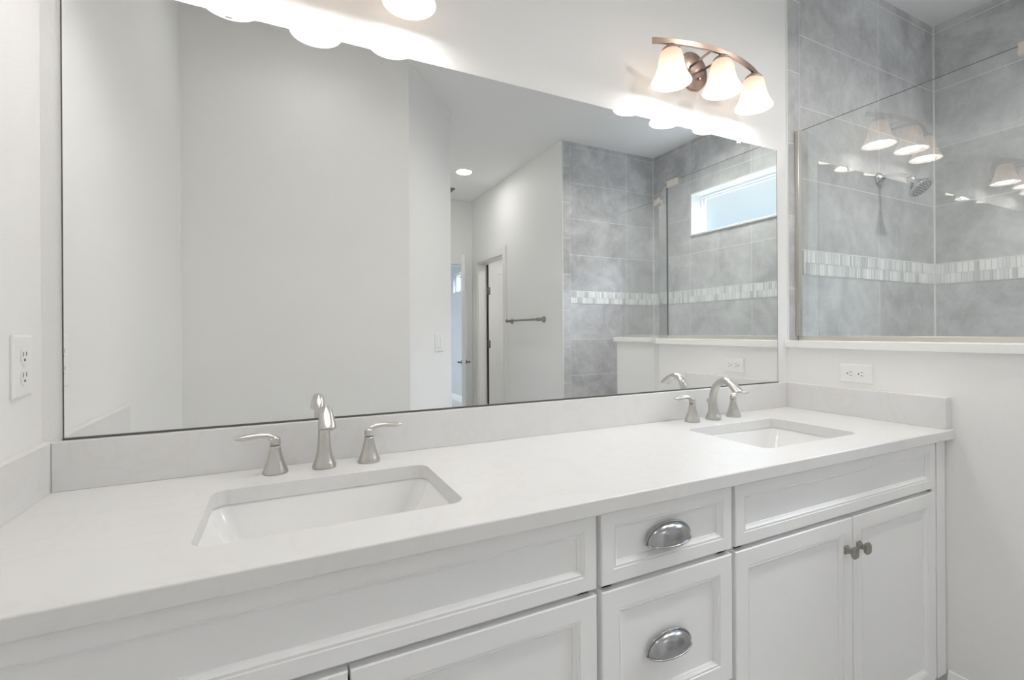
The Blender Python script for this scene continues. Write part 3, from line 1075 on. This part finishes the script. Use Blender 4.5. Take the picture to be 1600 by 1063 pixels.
# ------------------------------------------------------------------ outlets and switch
def outlet(label, at, udir, horizontal, cat='outlet'):
    """at: point on the wall; udir: unit vector along the wall; plate faces the room"""
    u = Vector(udir)
    n = Vector((-u.y, u.x, 0)) if Vector((-u.y, u.x, 0)).dot(Vector((1.2, -.9, 0)) - Vector((at[0], at[1], 0))) > 0 else Vector((u.y, -u.x, 0))
    root = thing('wall_outlet', label, cat, at)
    hw, hz = (.0575, .0355) if horizontal else (.0365, .0585)
    c0 = Vector(at)

    def P(a, d, b_):
        return c0 + u * a + n * d + Vector((0, 0, b_))
    mb = MB()
    mb.rings([[P(-hw + i, d, -hz + i), P(hw - i, d, -hz + i), P(hw - i, d, hz - i), P(-hw + i, d, hz - i)] for i, d in ((0, .0004), (0, .003), (.003, .0058), (.006, .0062))], smooth=False)
    obj('cover_plate', mb, M['plastic'], root)
    for s in (-1, 1):
        ca, cb_ = (s * .0195, 0) if horizontal else (0, s * .0195)
        rc = MB()
        ring = []
        for d, rr in ((.006, .0165), (.0072, .0165), (.0076, .0155)):
            ring.append([P(ca + max(-.0138, min(.0138, rr * math.cos(2 * PI * i / 28))) if not horizontal else ca + rr * math.cos(2 * PI * i / 28), d,
                           cb_ + (max(-.0138, min(.0138, rr * math.sin(2 * PI * i / 28))) if horizontal else rr * math.sin(2 * PI * i / 28))) for i in range(28)])
        rc.rings(ring, smooth=False)
        ro_ = obj('receptacle', rc, M['plastic'], root)
        sl = MB()

        def slot(a0, a1, b0, b1):
            if horizontal:
                a0, a1, b0, b1 = ca + b0, ca + b1, cb_ + a0, cb_ + a1
            else:
                a0, a1, b0, b1 = ca + a0, ca + a1, cb_ + b0, cb_ + b1
            sl.rings([[P(a0, d, b0), P(a1, d, b0), P(a1, d, b1), P(a0, d, b1)] for d in (.0070, .0079)], smooth=False)
        slot(-.0072, -.0056, -.001, .008)
        slot(.0056, .0072, .000, .008)
        sl.rings([[P((ca + -.0075 if horizontal else ca) + .0026 * math.cos(2 * PI * i / 12), d, (cb_ if horizontal else cb_ - .0075) + .0026 * math.sin(2 * PI * i / 12)) for i in range(12)] for d in (.0070, .0079)], smooth=False)
        obj('slots', sl, M['slot'], ro_)
    obj('plate_screw', MB().rings([[P(.003 * math.cos(2 * PI * i / 12), d, .003 * math.sin(2 * PI * i / 12)) for i in range(12)] for d in (.006, .0071)], smooth=False), M['plastic'], root)
    return root


outlet('white horizontal power outlet on half wall above right side splash', (XP, -.2755, 1.036), (0, -1, 0), True)
outlet('white upright power outlet on left wall beside the mirror', (0.0, -.093, 1.1415), (0, 1, 0), False)
# light switch on the diagonal wall
sw = thing('light_switch', 'white two rocker light switch on angled wall, seen in mirror', 'light switch',
           (DG0[0] + dv.x * .474, DG0[1] + dv.y * .474, 1.126))
c0 = sw.location.copy(); u3 = Vector((dv.x, dv.y, 0)); n3 = Vector((-nv.x, -nv.y, 0))


def PS(a, d, b_):
    return c0 + u3 * a + n3 * d + Vector((0, 0, b_))


def plate(mb, hw, hz, a, d0, d1, ins):
    mb.rings([[PS(a - hw + i, d, -hz + i), PS(a + hw - i, d, -hz + i), PS(a + hw - i, d, hz - i), PS(a - hw + i, d, hz - i)] for i, d in ((0, d0), (0, (d0 + d1) / 2), (ins, d1))], smooth=False)
    return mb


obj('cover_plate', plate(MB(), .078, .0585, 0, .0004, .006, .003), M['plastic'], sw)
for s in (-1, 1):
    obj('rocker', plate(MB(), .0165, .0335, s * .023, .005, .0095, .001), M['plastic'], sw)

# ------------------------------------------------------------------ towel bar on the hall wall
tb = thing('towel_bar', 'brushed metal towel bar on the hall wall, seen in mirror', 'towel bar', (XH, -2.875, 1.312))
TX = XH - .062
obj('bar', MB().rod((TX, -3.215, 1.312), (TX, -2.535, 1.312), .0095), M['knob'], tb)
for y in (-3.215, -2.535):
    pb = MB().lathe([(.030, -.0006), (.030, -.006), (.024, -.012), (.015, -.030), (.013, -.045), (.017, -.055), (.017, -.070), (.012, -.076)], (XH, y, 1.312), 'X', n=32)
    obj('post', pb, M['knob'], tb)

# ------------------------------------------------------------------ hall ceiling: recessed light and vent
rl = thing('recessed_or_added_fill_light', 'round recessed light in the hall ceiling, seen in mirror', 'ceiling light', (2.10, -3.33, H))
obj('trim_ring', MB().lathe([(.098, -.0004), (.098, -.004), (.078, -.007), (.076, -.003), (.076, -.0006)], (2.10, -3.33, H), 'Z', cap0=False, cap1=False), M['ring'], rl)
obj('lens', MB().lathe([(.077, -.0008), (.077, -.004), (.06, -.005)], (2.10, -3.33, H), 'Z'), M['lens'], rl)


def down_light(x, y, w, col=(1, .97, .92), parent=None):
    ld = bpy.data.lights.new('downlight_beam', 'AREA')
    ld.shape = 'DISK'
    ld.size = .14
    ld.energy = w
    ld.color = col
    lo = bpy.data.objects.new('downlight_beam', ld)
    lo.location = (x, y, H - .012)
    COL.objects.link(lo)
    return lo


lo = down_light(2.10, -3.33, DOWN_W)
lo.parent = rl
lo.location = (0, 0, -.012)
for i_, (x_, w_, y_) in enumerate(((0.62, ROOM_FILL_W, -1.02), (2.0, ROOM_FILL_W * 5.8, -1.05), (2.95, SHOWER_FILL_W, -1.15), (3.2, 4.5, -3.2), (0.75, 44.0, -6.6))):  # added fill lamps out of view, built like the hall fixture
    r2 = thing('recessed_or_added_fill_light', ('added recessed fill light in the ceiling out in front of the left sink', 'added recessed fill light in the ceiling out in front of the right sink',
               'added recessed fill light in the shower ceiling', 'added recessed fill light in the closet ceiling beyond the right hand doorway',
               'added recessed fill light in the bedroom ceiling beyond the end doorway')[i_], 'ceiling light', (x_, y_, H))
    for ch in rl.children:
        if ch.type == 'MESH':
            cc = ch.copy()
            COL.objects.link(cc)
            cc.parent = r2
    lo = down_light(x_, y_, w_, (.88, .94, 1.0) if y_ < -5 else (1, .97, .93))
    lo.data.spread = math.radians(150)
    lo.parent = r2
    lo.location = (0, 0, -.012)

cv = thing('ceiling_vent', 'small dark air vent in the hall ceiling, seen in mirror', 'vent', (2.05, -4.02, H))
vb = MB()
for i in range(7):
    y = -4.09 + i * .023
    vb.box(1.93, 2.18, y, y + .016, H - .010, H - .004)
obj('louvres', vb, M['vent'], cv)
vf = MB()
vf.box(1.91, 2.20, -4.115, -4.095, H - .012, H - .0004).box(1.91, 2.20, -3.935, -3.915, H - .012, H - .0004)
vf.box(1.91, 1.93, -4.095, -3.935, H - .012, H - .0004).box(2.18, 2.20, -4.095, -3.935, H - .012, H - .0004)
obj('vent_frame', vf, M['vent'], cv)

# repeats of one kind share a group phrase
GROUPS = {'ceiling light': 'recessed lights in the ceilings', 'glass panel': 'glass panels of the shower screen', 'sink': 'sinks in the countertop',
          'faucet': 'faucets on the countertop', 'wall lamp': 'wall lamps above the mirror', 'outlet': 'power outlets on the walls',
          'backsplash': 'quartz splashes around the countertop'}
for o in COL.objects:
    if o.parent is None and o.get('category') in GROUPS:
        o['group'] = GROUPS[o['category']]
